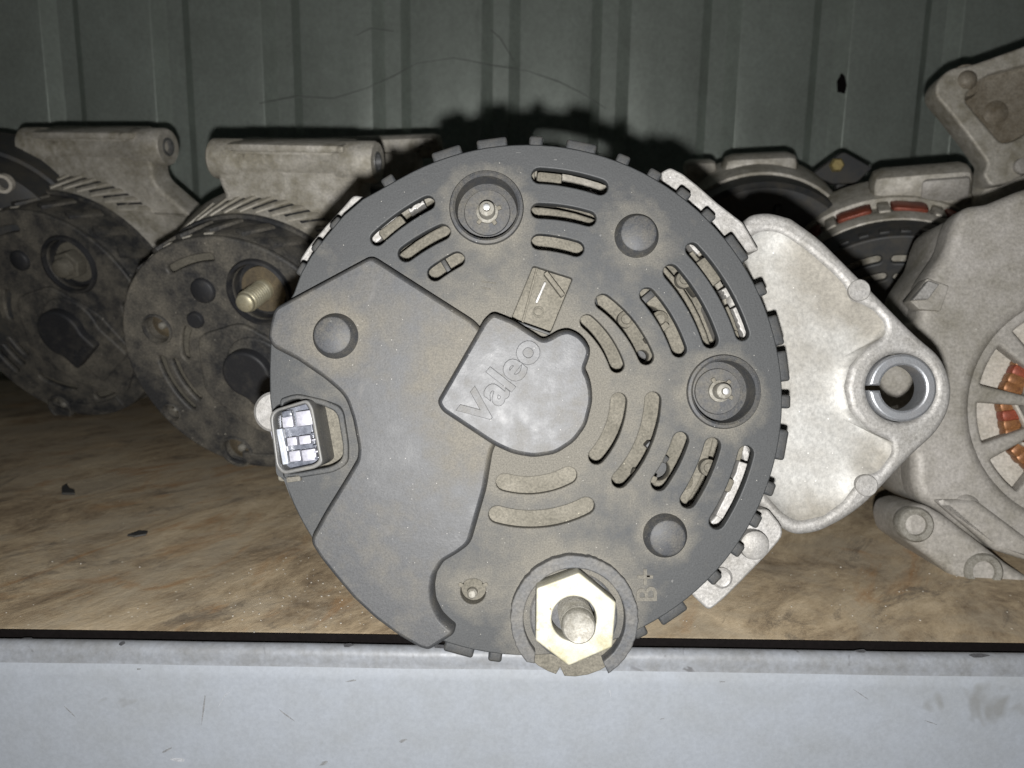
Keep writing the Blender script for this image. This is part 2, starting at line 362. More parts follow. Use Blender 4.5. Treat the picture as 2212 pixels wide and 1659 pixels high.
cob = link('cobweb', me, grimy('sooty_thread', (.13, .14, .13), (.2, .21, .2), .4, 60, (.8, .9), 0, 0, 500)); cob['label'] = 'thin sooty cobweb strand sagging across the ribbed wall above the large alternator'; cob['category'] = 'cobweb'

# ------------------------------------------------------------------ the big alternator in front
A = thing('alternator', 'large black alternator with hex nut terminal and bright lug, front centre overhanging the shelf', 'alternator', MF.M, 'alternators on the shelf')
P = MF.P; px2m = .207/FPX
def pp(pts, z=0): return [P(q[0], q[1], z)+((q[2]*px2m,) if len(q) > 2 else ()) for q in pts]
SLOTS = [((1165, 379), (1297, 404), 15), ((1163, 455), (1272, 472), 14.5), ((1164, 522), (1245, 537), 15),
 ((815, 515), (924, 438), 13.5), ((877, 548), (956, 501), 15.5), ((940, 590), (987, 560), 15),
 ((1496, 539), (1604, 721), 13), ((1450, 588), (1535, 735), 15.5), ((1399, 638), (1467, 755), 15), ((1303, 652), (1396, 771), 15.5), ((1269, 695), (1333, 789), 14.5),
 ((1337, 866), (1289, 986), 16), ((1411, 864), (1339, 1037), 16), ((1471, 951), (1424, 1043), 16), ((1540, 963), (1487, 1081), 16), ((1612, 980), (1549, 1127), 15),
 ((1090, 1042), (1228, 1027), 17), ((1074, 1112), (1266, 1093), 17)]
outl = pp([(1138+552*math.cos(math.radians(a)), 864-552*math.sin(math.radians(a))) for a in range(-165, 123, 3)])
outl += pp([(812, 414), (783, 430), (742, 465), (704, 510), (672, 552), (650, 590), (634, 634), (600, 690), (584, 745), (582, 800), (583, 862), (598, 960), (606, 1010)])
holes = [slot(CEN, P(*a), P(*b), (hw+1.8)*px2m) for a, b, hw in SLOTS]
STUDC = [P(1051, 449), P(1563, 846)]
holes += [circ(c, .0082) for c in STUDC]
holes.append(fillet(pp([(1152, 574), (1237, 601), (1189, 719), (1104, 690)]), .0006))
holes.append(circ(P(1022, 1278), .0033, 24))
holes.append(fillet(pp([(700, 866), (738, 878), (752, 960), (752, 1000), (722, 1016), (700, 1020), (600, 1030), (590, 880), (640, 858)]), .0016))
prism('rear_cover', [outl]+holes, -3.2, 0, M_COVER, A, .35, 3)
lathe('cover_skirt', [(65.4, -1.2), (66.0, -2.2), (66.4, -14), (64.6, -14), (63.8, -2)], CEN, M_BLACK, A, 128)
# teeth round the rim: angle, width, one mesh per width
tm = {}
for u, v, wd in [(1064, 317, 60), (968, 339, 56), (1158, 311, 30), (1256, 318, 64), (1345, 348, 28), (1414, 378, 24), (1480, 416, 28), (1537, 460, 28), (1596, 534, 72), (1648, 623, 34), (1684, 712, 70),
                 (1703, 790, 60), (1706, 868, 36), (1699, 963, 76), (1670, 1059, 38), (1636, 1127, 36), (1600, 1192, 30), (1547, 1251, 34), (1459, 1333, 60), (1384, 1367, 26), (1070, 1418, 32), (991, 1405, 58), (730, 487, 34), (689, 534, 34), (660, 586, 30), (840, 392, 40)]:
    a = math.atan2(-(v-864), u-1138)
    key = 3.6 if wd < 45 else 8.0
    if key not in tm:
        tm[key] = box_me(4.4, key, 8.5, .7, 3); tm[key].materials.append(M_BLACK)
    o = link('rim_tooth', tm[key], None, A, T(CEN[0]+.0670*math.cos(a), CEN[1]+.0670*math.sin(a), -5.6) @ rz(math.degrees(a)))
# raised regulator cover on the left
PLAT = [(801, 549, 14), (1022, 690, 10), (1090, 760), (1090, 930), (1064, 974, 16), (1050, 1060), (1016, 1178, 26), (990, 1198, 30), (957, 1217), (940, 1245), (935, 1275), (938, 1305), (952, 1334), (968, 1350), (983, 1362, 8), (979, 1376, 8),
        (926, 1410, 14), (905, 1404), (860, 1378), (808, 1340), (760, 1295), (722, 1250), (690, 1210), (664, 1170, 18), (700, 1105), (744, 1034, 24), (768, 993), (770, 968), (758, 906), (742, 857, 40), (698, 819), (637, 777), (584, 750, 12), (574, 728, 10), (578, 702), (588, 663, 14)]
prism('regulator_cover', [fillet(pp(PLAT, 6), 8*px2m, 5)], -1, 6, M_PLAT, A, 1.35, 6, 2.6)
CAP = [(1064, 672, 14), (1044, 690, 10), (941, 868, 12), (952, 889, 14), (1067, 965, 40), (1108, 983), (1153, 991), (1203, 983), (1244, 956), (1270, 920), (1283, 868), (1281, 838), (1275, 815), (1266, 797, 8), (1274, 778), (1279, 758), (1270, 738), (1253, 720), (1228, 709), (1206, 714), (1190, 724), (1174, 731, 8), (1110, 690, 10)]
cap = prism('brush_cap', [fillet(pp(CAP, 10), 14*px2m, 5)], -1, 10, M_CAP, A, 1.35, 6, 3.0)
q = P(1085, 822, 10)
link('lettering', text_me('Valeo', 10.8, .6, 1.0, .12, .9), M_CAP, cap, T(q[0], q[1], 10.1) @ rz(52))
for (u, v, z0) in ((1377, 507, 0), (722, 725, 6), (1439, 1159, 0)):
    lathe('round_boss', [(5.9, z0-.5), (5.75, z0+.1), (4.75, z0+3.3), (4.5, z0+3.7), (4.1, z0+3.9), (0, z0+3.9)], P(u, v, z0+1.5), M_BOSS, A, 48, 28)
for i, c in enumerate(STUDC):
    lathe('stud_collar', [(7.9, -7), (8.0, -1), (8.15, .7), (8.7, 1.2), (9.4, 1.0), (9.7, .2), (9.75, -.8)], c, M_BOSS, A, 64, 40)
    lathe('collar_floor', [(0, -5.6), (6.0, -5.7), (6.2, -6.3), (7.95, -6.6)], c, M_BOSS, A, 48)
    q = [(1052, 455), (1559, 845)][i]
    q = P(q[0], q[1], -3)
    st = lathe('short_stud', [(3.0, -6), (2.9, -4.6), (2.2, -4.2), (2.15, -1.0), (1.9, -.4), (.95, .1), (.9, 1.4), (0, 1.5)], q, M_STUD, A, 24)
    lathe('stud_tip', [(.85, 1.3), (.8, 1.75), (0, 1.9)], q, M_STEEL, A, 16)
    for k in range(3):
        a = (230+k*75+i*100); box('crimp_tab', (1.5, 1.1, 1.0), T(q[0]+.0032*math.cos(math.radians(a)), q[1]+.0032*math.sin(math.radians(a)), -5.0) @ rz(a), M_DUST, A, .25)
# small hole with a rivet end
q = P(1022, 1278); lathe('rivet_socket', [(3.3, -.4), (3.25, -4), (0, -4.2)], q, M_DUST, A, 24)
lathe('rivet', [(1.5, -4.2), (1.4, -2.4), (.9, -1.8), (0, -1.7)], (q[0]-.0004, q[1]-.0012), M_STUD, A, 16)
for a in (30, 150): box('rivet_claw', (1.4, 1.0, .7), T(q[0]+.0036*math.cos(math.radians(a)), q[1]+.0036*math.sin(math.radians(a)), .15) @ rz(a), M_DUST, A, .2)
# B+ terminal: collar with a broken lower side, nut, stud
NC = P(1240, 1335, 2)
R1, R2 = MF.R(1240, 1335, 139, 3), MF.R(1240, 1335, 110, 3)
def jag(c, r, a0, a1, n, j): return [(c[0]+(r+random.uniform(-j, j))*math.cos(math.radians(a0+(a1-a0)*i/n)), c[1]+(r+random.uniform(-j, j))*math.sin(math.radians(a0+(a1-a0)*i/n))) for i in range(n+1)]
random.seed(9)
ring = jag(NC, R1-.0001, -58, 222, 90, .00016) + [(NC[0]+.0145*math.cos(math.radians(228))*1.05, NC[1]+.0152*math.sin(math.radians(228)))] + arc(NC, R2, 220, -56, 60)
prism('terminal_collar', [ring], -9, 3.4, M_CUPP, A, .35)
fl2 = arc(NC, R2+.0016, -40, 215, 50) + [(NC[0]+R1*.98*math.cos(math.radians(a)), NC[1]+R1*(.99 if a != 258 else .86)*math.sin(math.radians(a))) for a in (226, 236, 246, 254, 258, 262, 272, 284, 296, 306)]
prism('collar_base', [fl2], -7, -1.2, M_DUST, A, .3)
lathe('washer', [(0, -1), (10.8, -1), (11.4, -.5), (11.4, .4), (10.9, .8), (0, .8)], NC, M_CUPP, A, 48)
hexp = [(1251, 1237), (1331, 1302), (1323, 1398), (1229, 1439), (1157, 1384), (1159, 1271)]
hx = [P(*q, 8.5) for q in hexp]
HC = (sum(q[0] for q in hx)/6, sum(q[1] for q in hx)/6)
prism('terminal_nut', [fillet(hx, .0004, 2), circ(P(1240, 1337, 8.5), .0056, 40)], .9, 8.5, M_NUT, A, .45, 3)
TIP = P(1251, 1357, 17)
prof = [(4.2, -1)]+[(4.25-.28*(k % 2), 1+k*.5) for k in range(26)]+[(4.1, 14.2), (4.1, 15.8), (3.9, 16.6), (3.6, 17), (3.2, 16.9), (2.9, 16.7), (0, 16.65)]
lathe('terminal_stud', prof, TIP, M_STUD, A, 48, 35)
# embossed B+ beside the terminal
q = P(1399, 1284); link('terminal_mark', text_me('B', 7.6, .5, 1.0), M_COVER, A, T(q[0], q[1], .05) @ rz(90))
q = P(1397, 1246); link('terminal_mark', text_me('+', 8.2, .5, 1.0), M_COVER, A, T(q[0], q[1], .05) @ rz(90))
q = P(1385, 1254)
# inside: dusty rectifier plate right under the face, deeper ring under the outer slots
ang = lambda u, v: math.degrees(math.atan2(-(v-864), u-1138))
rin = [arc(CEN, .0535, 0, 360*71/72, 71)]
cut = []
for (a, r, sz) in ((75, .038, .004), (33, .041, .0035), (-28, .042, .003), (20, .0345, .0018), (135, .044, .004), (49, .050, .0022), (-12, .049, .002)):
    cut.append(circ((CEN[0]+r*math.cos(math.radians(a)), CEN[1]+r*math.sin(math.radians(a))), sz, 20))
prism('rectifier_plate', rin+cut, -20, -14.5, M_DUST, A, .5)
prism('groove_floor', [fillet(pp([(1030, 1010), (1270, 985), (1310, 1110), (1270, 1150), (1040, 1160)], -3), .003)], -6, -2.6, M_DUST, A, .3)
lathe('rear_bearing_housing', [(0, -23), (46, -23), (52, -23), (55, -24)], CEN, M_BLACK, A, 96)
lathe('rear_housing', [(54.5, -26), (55, -25), (61, -25), (63, -23), (64, -23), (64.5, -28)], CEN, M_DUST, A, 96)
random.seed(11)
for i in range(11):                                                    # fins and diode bars glimpsed through the slots
    a = [68, 79, 88, 121, 138, 58, 27, 40, 14, -22, -33][i]; r = [.0365, .0365, .0370, .0415, .0415, .034, .0400, .042, .0395, .0385, .0385][i]
    box('diode_bar', (random.uniform(5, 9), random.uniform(1.0, 2.2), 4.5), T(CEN[0]+r*math.cos(math.radians(a)), CEN[1]+r*math.sin(math.radians(a)), -11.5) @ rz(a+random.choice((0, 12, -20, 45))), [M_DUST, M_BLACK][i % 2], A, .35)
for a, sx, sy, zz in ((84, 7, 7, -9), (81, 3, 9, -11), (128, 5, 8, -10), (35, 7, 8, -8), (17, 4, 3, -9), (22, 3, 11, -14), (139, 3, 8, -15), (-23, 5, 4, -9), (104, 5, 5, -12)):
    box('housing_lug', (sx, sy, 12), T(CEN[0]+.0585*math.cos(math.radians(a)), CEN[1]+.0585*math.sin(math.radians(a)), zz-6) @ rz(a), [M_DUST, M_ALU][int(zz < -12)], A, .9)
def band_px(a0, a1, r0, r1, z, j=0.0, n=10):
    o = [(1138+(r1+random.uniform(-j, j))*math.cos(math.radians(t)), 864-(r1+random.uniform(-j, j))*math.sin(math.radians(t))) for t in [a0+(a1-a0)*i/n for i in range(n+1)]]
    i_ = [(1138+(r0+random.uniform(-j, j))*math.cos(math.radians(t)), 864-(r0+random.uniform(-j, j))*math.sin(math.radians(t))) for t in [a1+(a0-a1)*i/n for i in range(n+1)]]
    return [P(*q, z) for q in o+i_]
for a0, a1, r0, r1, z in ((-31.5, -16, 478, 508, -11), (16, 24, 486, 506, -12), (27, 29.5, 484, 500, -13), (40.5, 44, 484, 505, -12), (125, 137, 470, 490, -12), (117.5, 122, 476, 486, -13), (71, 78, 465, 474, -12), (84, 88, 466, 474, -12), (131, 134, 398, 424, -13)):
    prism('housing_rim', [band_px(a0, a1, r0, r1, z, 2.5)], z-6, z, M_ALU, A, .3)
for a0, a1, r0, r1, z in ((32, 42, 466, 482, -12), (18, 25, 462, 480, -11), (88, 91.5, 468, 500, -9), (-16, -11, 462, 480, -10)):
    prism('guide_rib', [band_px(a0, a1, r0, r1, z, 1.0)], z-8, z, M_DUST, A, .3)
for u, v in ((1478, 1040), (1530, 1010), (1425, 690), (1352, 690), (1478, 604)):
    q = P(u, v, -12); lathe('diode', [(2.4, -15), (2.3, -11.5), (1.5, -11), (1.2, -11.4), (0, -11.5)], q, M_DUST, A, 20)
M_MARK = grimy('pale_scrape', (.115, .115, .112), (.08, .08, .08), .5, 600, (.6, .8), 0, 0, 900)
random.seed(17)
for u, v, ln, wd, an in ((1297, 508, 6, 5, 0), (1060, 598, 22, 1.2, -5), (1550, 1010, 9, 3, 60), (1500, 720, 10, 3, -60), (1410, 700, 7, 3, -55), (830, 470, 5, 2, 20), (1590, 640, 8, 1.4, -60), (1452, 1255, 8, 5, 60), (1440, 1288, 10, 1.4, 50), (1330, 1000, 7, 2.5, 70), (1660, 800, 6, 2, 80), (1120, 330, 14, 1.6, 0), (1200, 345, 7, 3, -6), (870, 1245, 3, 1.5, 0)):
    zz = 6.0 if u == 870 else 0
    pts = [(ln*.00006*math.cos(t)*random.uniform(.5, 1.2), wd*.00006*math.sin(t)*random.uniform(.5, 1.3)) for t in [k*.63 for k in range(10)]]
    q = P(u, v, zz); link('scrape', prism_me([pts], 0, .06, .02), M_MARK, A, T(q[0], q[1], zz-.01) @ rz(an))
# rectangular opening with a spring clip and small relief
OP = pp([(1150, 574), (1240, 601), (1190, 724), (1102, 690)], -5)
prism('pocket_floor', [OP], -8, -5, M_DUST, A, .2)
def strut(name, u0, v0, u1, v1, z, wd, h, mat, parent):
    a, b = P(u0, v0, z), P(u1, v1, z); d = math.dist(a, b)
    return box(name, (d*1000, wd, h), T((a[0]+b[0])/2, (a[1]+b[1])/2, z) @ rz(math.degrees(math.atan2(b[1]-a[1], b[0]-a[0]))), mat, parent, .2)
strut('spring_clip', 1160, 580, 1128, 700, -3.2, .55, 2.4, M_DUST, A)
strut('spring_clip', 1178, 590, 1216, 640, -2.6, 1.2, 3.0, M_DUST, A)
strut('contact_pin', 1178, 610, 1158, 655, -4.0, .7, 1.6, M_ALU, A)
q = P(1163, 674, -4.8); lathe('contact_ring', [(1.5, -5), (1.5, -4.3), (1.0, -4.3), (1.0, -5)], q, M_DUST, A, 20)
strut('pocket_lip', 1104, 692, 1188, 722, .2, .7, 1.2, M_BLACK, A)
for i in range(2): strut('mould_mark', 1040, 608+i*13, 1072-i*12, 612+i*13, .02, .35, .25, M_COVER, A)
# plug socket on the left
PK = [(604, 862), (640, 850, 30), (700, 864), (740, 880, 20), (752, 960), (752, 1000, 20), (724, 1020, 20), (650, 1032), (612, 1036, 10)]
PK2 = [(610, 872), (640, 860, 30), (696, 876), (728, 890, 16), (740, 960), (740, 992, 18), (716, 1008, 18), (650, 1020), (618, 1024, 10)]
prism('socket_rim', [fillet(pp(PK, 1.5), .001), fillet(pp(PK2, 1.5), .001)], -8, 1.5, M_COVER, A, .4)
prism('socket_floor', [fillet(pp([(600, 850), (760, 850), (760, 1040), (600, 1040)], -7), .001)], -10, -7, M_DUST, A, .3)
C1 = [(580, 888, 22), (664, 862, 30), (676, 880, 16), (698, 1000, 22), (682, 1012, 16), (612, 1026, 26), (596, 1010, 20)]
C2 = [(588, 892, 20), (660, 871, 26), (668, 884, 14), (689, 994, 20), (676, 1004, 16), (614, 1017, 22), (602, 1004, 18)]
zt = 6.5
prism('plug_shell', [fillet(pp(C1, zt), .001, 6), fillet(pp(C2, zt), .001, 6)], -7, zt, grimy('plug_plastic', (.08, .083, .088), (.12, .115, .10), .4, 90, (.35, .55), 0, .1, 1200, grain=.15), A, .35, 3)
M_INS = grimy('grey_plug_insert', (.055, .06, .075), (.16, .17, .20), .45, 160, (.15, .3), 0, .15, 600, grain=.2)
prism('plug_insert', [fillet(pp(C2, 1), .001, 5)], -6, 1.0, M_INS, A, .3)
random.seed(3)
for u, v, wd, hg in ((621, 912, 25, 27), (657, 904, 38, 36), (631, 954, 23, 21), (658, 951, 27, 21), (637, 986, 26, 26), (667, 983, 33, 28)):
    a = P(u, v, 4); e = .203/FPX*1000
    box('terminal_blade', (wd*e*.92, hg*e*.9, 2.6), T(a[0], a[1], 2.7) @ rz(8) @ rx(-2+random.uniform(-3, 3)) @ ry(random.uniform(-4, 4)), M_BLADE, A, .25)
strut('key_rib', 606, 926, 620, 1002, 3.2, 1.5, 2.6, grimy('pale_plug_rib', (.30, .32, .36), (.4, .42, .46), .4, 160, (.2, .35), .1, .05, 600, grain=.1), A)
strut('key_rib', 592, 930, 597, 950, 3.0, 1.3, 2.2, M_BLADE, A)
strut('key_rib', 612, 896, 632, 892, 3.0, 1.6, 2.2, M_INS, A)
for k in range(5): strut('locking_notch', 672+k*2.2, 938+k*13, 683+k*2, 935+k*13, 3.4, .55, 1.6, M_BLADE if k % 2 else M_INS, A)
strut('shell_foot', 622, 1034, 652, 1030, 0, 1.8, 3, M_COVER, A)
# aluminium rear housing ears that show beyond the cover
TL = [(783, 424, 6), (763, 421, 10), (742, 446), (704, 487), (672, 525), (663, 537), (648, 560, 8), (648, 575, 8), (657, 586), (700, 600), (860, 480), (820, 430)]
prism('housing_ear', [fillet(pp(TL, -13), .0006)], -24, -13, M_ALU, A, .5)
TR = [(1428, 372, 5), (1448, 361, 8), (1476, 375), (1512, 404), (1549, 437), (1606, 481), (1640, 540), (1560, 560), (1440, 450)]
prism('housing_ear', [fillet(pp(TR, -13), .0006)], -24, -13, M_ALU, A, .6)
BR = [(1660, 1100), (1700, 1150, 30), (1658, 1198), (1600, 1258), (1566, 1292), (1532, 1320, 12), (1510, 1300, 8), (1440, 1230), (1560, 1100)]
prism('housing_ear', [fillet(pp(BR, -15), .001)], -26, -15, M_ALU, A, .6)
lathe('through_bolt', [(3.9, -16), (4.1, -12), (3.9, -10.6), (3.3, -10.2), (0, -10)], P(1630, 1178, -11), M_ALU, A, 32)
lathe('through_bolt', [(2.9, -16), (2.9, -13.5), (2.2, -13), (1.6, -13.1), (0, -13)], P(1561, 1250, -13), M_ALU, A, 24)
# mounting lug on the right
RIM = [(1580, 520), (1600, 489, 20), (1622, 462, 26), (1664, 457, 24), (1711, 470), (1770, 511, 60), (1863, 604, 60), (1981, 724, 80), (2039, 772, 60), (2061, 835, 60), (2054, 888, 40), (2026, 936, 40), (1969, 987, 60), (1875, 1087, 60), (1828, 1122, 30), (1770, 1151, 40), (1723, 1157, 30), (1694, 1145, 20), (1640, 1090), (1560, 860)]
PAN = [(1610, 530), (1640, 500, 30), (1684, 502, 20), (1745, 542, 50), (1800, 590), (1826, 616, 14), (1838, 650, 20), (1862, 656, 14), (1890, 672), (1915, 700, 14), (1908, 728, 20), (1868, 752, 30), (1838, 792), (1827, 836), (1838, 886), (1868, 926, 30), (1905, 944), (1927, 954, 12), (1928, 980, 14), (1900, 1018, 14), (1868, 1028, 16), (1846, 1052, 20), (1822, 1084), (1780, 1114), (1726, 1126, 30), (1696, 1110, 20), (1630, 1040), (1600, 860)]
ZB = -21
BC = P(1948, 838, ZB)
rim_o, pan_o = fillet(pp(RIM, ZB), 6*px2m, 5), fillet(pp(PAN, ZB), 5*px2m, 4)
rbo, rbi = MF.R(1948, 838, 76, ZB), MF.R(1948, 838, 49, ZB)
lug = prism('mounting_lug', [rim_o, pan_o, circ(BC, rbo-.0002)], ZB-8, ZB, M_ALU, A, 1.9, 5)
bm = bmesh.new()                                                       # dished web of the lug
pc = Vector(P(1700, 840, ZB)); loops = []
ring0 = [Vector(q)+(Vector(q)-pc).normalized()*.0009 for q in pan_o]
for s, z in ((1, -.5), (.975, -1.2), (.93, -1.9), (.84, -2.5), (.65, -2.9), (.35, -2.8), (.12, -2.7)):
    loops.append([bm.verts.new((*(pc+(q-pc)*s), (ZB+z)*.001)) for q in ring0])
for a, b in zip(loops, loops[1:]):
    for i in range(len(a)):
        j = (i+1) % len(a); bm.faces.new((a[i], a[j], b[j], b[i]))
bm.faces.new(loops[-1])
low = [bm.verts.new((v.co.x, v.co.y, (ZB-9)*.001)) for v in loops[0]]
for i in range(len(low)):
    j = (i+1) % len(low); bm.faces.new((loops[0][j], loops[0][i], low[i], low[j]))
bm.faces.new(low[::-1])
bmesh.ops.recalc_face_normals(bm, faces=bm.faces)
me = bpy.data.meshes.new('web'); bm.to_mesh(me); bm.free(); smooth(me, 50)
link('lug_web', me, M_ALUPAN, A)
for u, v in ((1856, 627), (1872, 1049)): lathe('ejector_boss', [(3.15, ZB-6), (3.15, ZB+.2), (2.9, ZB+.45), (0, ZB+.45)], P(u, v, ZB), M_ALU, A, 32)
# split steel bushing in the lug
g = math.asin(.0007/rbi)*57.3
sl0, sl1 = 180+g, 540-g
bsh = arc(BC, rbo-.0004, 180+g*.65, 540-g*.65, 64) + arc(BC, rbi, sl1, sl0, 64)
prism('bushing', [bsh], ZB-6.5, ZB+1.0, M_BUSH, A, .8, 3)
# stator, front housing and pulley behind, the body that rests on the shelf
lathe('stator', [(63, -22), (66, -24), (66, -58), (60, -60), (58, -24)], CEN, M_ALUD, A, 96)
lathe('front_housing', [(58, -54), (66, -56), (67, -60), (67, -82), (60, -90), (30, -96), (0, -96)], CEN, M_ALUD, A, 96)
lathe('pulley', [(0, -97), (24, -97), (28, -99), (28, -102), (24, -105), (28, -108), (24, -111), (28, -114), (28, -118), (10, -119), (0, -119)], CEN, M_STEEL, A, 64)
q = P(588, 890, -34)
o = lathe('front_lug', [(0, -20), (5.6, -20), (6.2, -19), (6.2, 0), (5.4, .6), (0, .6)], q, M_ALU, A, 40); o.location.z = -.036
strut('front_lug_arm', 590, 890, 720, 880, -46, 10, 14, M_ALU, A)

# ------------------------------------------------------------------ the two dark alternators on the left
def capsule(c, r, length, a, n=18):
    """keyhole cap: round end of radius r and a square tail pointing along angle a"""
    d = (math.cos(math.radians(a)), math.sin(math.radians(a))); s = (-d[1], d[0]); h = r*.80
    pts = arc(c, r, a+53, a+307, n)
    pts += [(c[0]+d[0]*length-s[0]*h, c[1]+d[1]*length-s[1]*h), (c[0]+d[0]*length+s[0]*h, c[1]+d[1]*length+s[1]*h)]
    return fillet(pts, r*.12, 3)
def left_alternator(label, F, R, feats, name='alternator'):
    k = R/67; M_RU = feats.get('rustmat', M_RUST)
    a = thing(name, label, 'alternator', F.M, 'alternators on the shelf')
    c0 = (0, 0)
    sl = []
    for r, a0, a1, hw in ((.80, 150, 172, .028), (.82, 186, 222, .03), (.69, 184, 222, .03), (.57, 186, 220, .028), (.80, 236, 262, .03), (.70, 240, 268, .028), (.84, 95, 120, .03), (.80, 285, 320, .03), (.66, 20, 50, .03), (.8, 340, 372, .03), (.46, 150, 180, .028)):
        p = lambda t: (r*R*.001*math.cos(math.radians(t)), r*R*.001*math.sin(math.radians(t)))
        sl.append(slot(c0, p(a0), p(a1), hw*R*.001))
    cups = [(F.P(u, v), r*k*.001) for u, v, r in feats['cups']]
    sc = F.P(*feats['stud'])
    hl = [circ(c, r*.93, 32) for c, r in cups] + [circ(sc, .0145*k, 40)]
    def clear(s):                                  # keep a slot only where no cup, terminal or cap stands
        return all(math.dist(q, c) > r*1.25 for q in s for c, r in cups) and all(math.dist(q, sc) > .018*k for q in s)
    hl += [s for s in sl if clear(s)]
    prism('rear_cover', [circ(c0, R*.001, 96)]+hl, -3.5*k, 0, M_OLD, a, 1.2, 4)
    lathe('inner_plate', [(0, -9*k), (R*.92, -9*k), (R*.93, -12*k)], c0, M_DUST, a, 48)
    lathe('cover_skirt', [(R-1.6, -.9), (R-.3, -2.2), (R+.6*k, -8*k), (R+2*k, -27*k), (R-1, -27*k)], c0, M_OLD, a, 96, 40)
    rib = box_me(2.8*k, 6.0*k, 20*k, .7*k); rib.materials.append(M_OLD)
    for i in range(11):
        t = 20+i*14.5
        link('skirt_rib', rib, None, a, rz(t) @ T((R+1.2*k)*.001, 0, -15*k) @ rx(-26))
    note = box_me(2.4*k, 5.0*k, 2.6*k, .4*k); note.materials.append(M_ALUD)
    for i in range(9):
        t = 95+i*11
        link('rim_notch', note, None, a, rz(t) @ T((R-.4*k)*.001, 0, -5.5*k))
    lathe('housing', [(R-4, -22*k), (R+2*k, -27*k), (R+3.5*k, -30*k), (R+8.5*k, -50*k), (R+11*k, -58*k), (R+11*k, -74*k), (R-6, -88*k), (25*k, -96*k), (0, -96*k)], c0, M_ALUD, a, 96, 40)
    fin = box_me(3.6*k, 3.2*k, 22*k, .8*k); fin.materials.append(M_ALUD)
    for i in range(10):
        t = 52+i*7.2
        link('cooling_fin', fin, None, a, rz(t) @ T((R+5.2*k)*.001, 0, -41*k) @ ry(-14) @ rx(-34))
    gapm = box_me(2.4*k, 2.6*k, 15*k, .5*k); gapm.materials.append(M_OLDCAP)
    for i in range(9):
        t = 55.6+i*7.2
        link('vent_gap', gapm, None, a, rz(t) @ T((R+5.0*k)*.001, 0, -41*k) @ ry(-14) @ rx(-34))
    lathe('housing_seam', [(R+4.2*k, -27.5*k), (R+3.6*k, -26*k), (R+1*k, -26*k)], c0, M_OLD, a, 96)
    # long mounting bar across the top with bored ends
    bx, by, bz, bl = feats['bar']
    cyl = [(0, -bl/2), (3.6*k, -bl/2), (3.9*k, -bl/2-.2), (9.6*k, -bl/2), (10.6*k, -bl/2+1), (10.6*k, -bl/2+17*k), (9.6*k, -bl/2+19*k), (9.6*k, bl/2-22*k), (10.6*k, bl/2-20*k), (10.6*k, bl/2-1), (9.8*k, bl/2), (5.4*k, bl/2), (5.0*k, bl/2-4*k), (0, bl/2-4*k)]
    Mb = T(bx*.001, by*.001, bz) @ ry(90)
    bar = link('mounting_bar', lathe_me(cyl, 40, 40), M_ALUD, a, Mb)
    link('bar_bushing', lathe_me([(5.2*k, bl/2-3*k), (5.2*k, bl/2+.3), (3.9*k, bl/2+.3), (3.9*k, bl/2-3*k)], 28), M_STEEL, a, Mb)
    W = [(-.44, 8), (.42, 8), (.42, -9), (.40, -20), (.62, -40), (-.66, -40), (-.42, -20), (-.46, -9)]
    prism('bar_web', [fillet([((bx+x*bl)*.001, (by+y*k)*.001) for x, y in W], .005*k, 4)], bz-9*k, bz+8.4*k, M_ALUD, a, 2.6*k, 3)
    box('bar_top_rail', (bl*.70, 4*k, 21*k), T(bx*.001, (by+8*k)*.001, bz), M_ALUD, a, 1.4*k)
    # stepped pads of the cover
    prism('cover_pad', [fillet([(R*.001*x, R*.001*y) for x, y in ((-.30, .20), (.10, .34), (.52, .10), (.80, -.30), (.55, -.72), (.05, -.62), (-.34, -.30))], .006)], -1, 2.4*k, M_OLD, a, 1.0*k, 3)
    ringp = arc(c0, R*.00096, 262, 300, 14) + arc(c0, R*.00086, 300, 262, 14)
    prism('cover_step', [ringp], -1, 1.6*k, M_OLD, a, .6)
    # terminal
    lathe('stud_cup', [(14.6*k, -10*k), (14.8*k, 0), (15.6*k, 2.2*k), (17*k, 1.8*k), (17.8*k, 0), (17.9*k, -1)], sc, M_OLDCAP, a, 48, 45)
    lathe('cup_floor', [(0, -7*k), (14.6*k, -7.5*k)], sc, M_OLDCAP, a, 32)
    hexn = [((8.6*k*math.cos(math.radians(60*i+15)))*.001+sc[0], (8.6*k*math.sin(math.radians(60*i+15)))*.001+sc[1]) for i in range(6)]
    lathe('stud_washer', [(0, -6.8*k), (12*k, -6.8*k), (12*k, -4.8*k), (0, -4.6*k)], sc, M_RU, a, 40)
    if feats.get('nut'): prism('stud_nut', [fillet(hexn, .0006)], -5*k, 3*k, M_RU, a, .8)
    L = feats['stud_len']; pf = [(5.4*k, -5*k)]; z = -2.0*k
    while z < L-1.8: pf += [(5.5*k, z), (5.4*k, z+.4), (4.6*k, z+1.0), (4.8*k, z+1.3)]; z += 1.8
    pf += [(4.6*k, L-.5), (4.2*k, L), (0, L)]
    lathe('terminal_stud', pf, sc, feats['stud_mat'], a, 32, 70)
    for c, r in cups:
        rr = r*1000
        lathe('bolt_cup', [(rr*.93, -10*k), (rr*.95, 0), (rr*1.0, 1.2*k), (rr*1.12, .9*k), (rr*1.16, -.3)], c, M_OLD, a, 40, 45)
        lathe('bolt', [(0, -4*k), (rr*.20, -3.4*k), (rr*.5, -4.4*k), (rr*.92, -6.5*k)], c, M_RUST if feats.get('rust') else M_STUD, a, 32, 50)
        lathe('bolt_tip', [(0, 0), (rr*.22, -.4*k), (rr*.26, -1*k), (rr*.26, -4*k)], (c[0]+rr*.0003, c[1]+rr*.0002), M_STUD, a, 16)
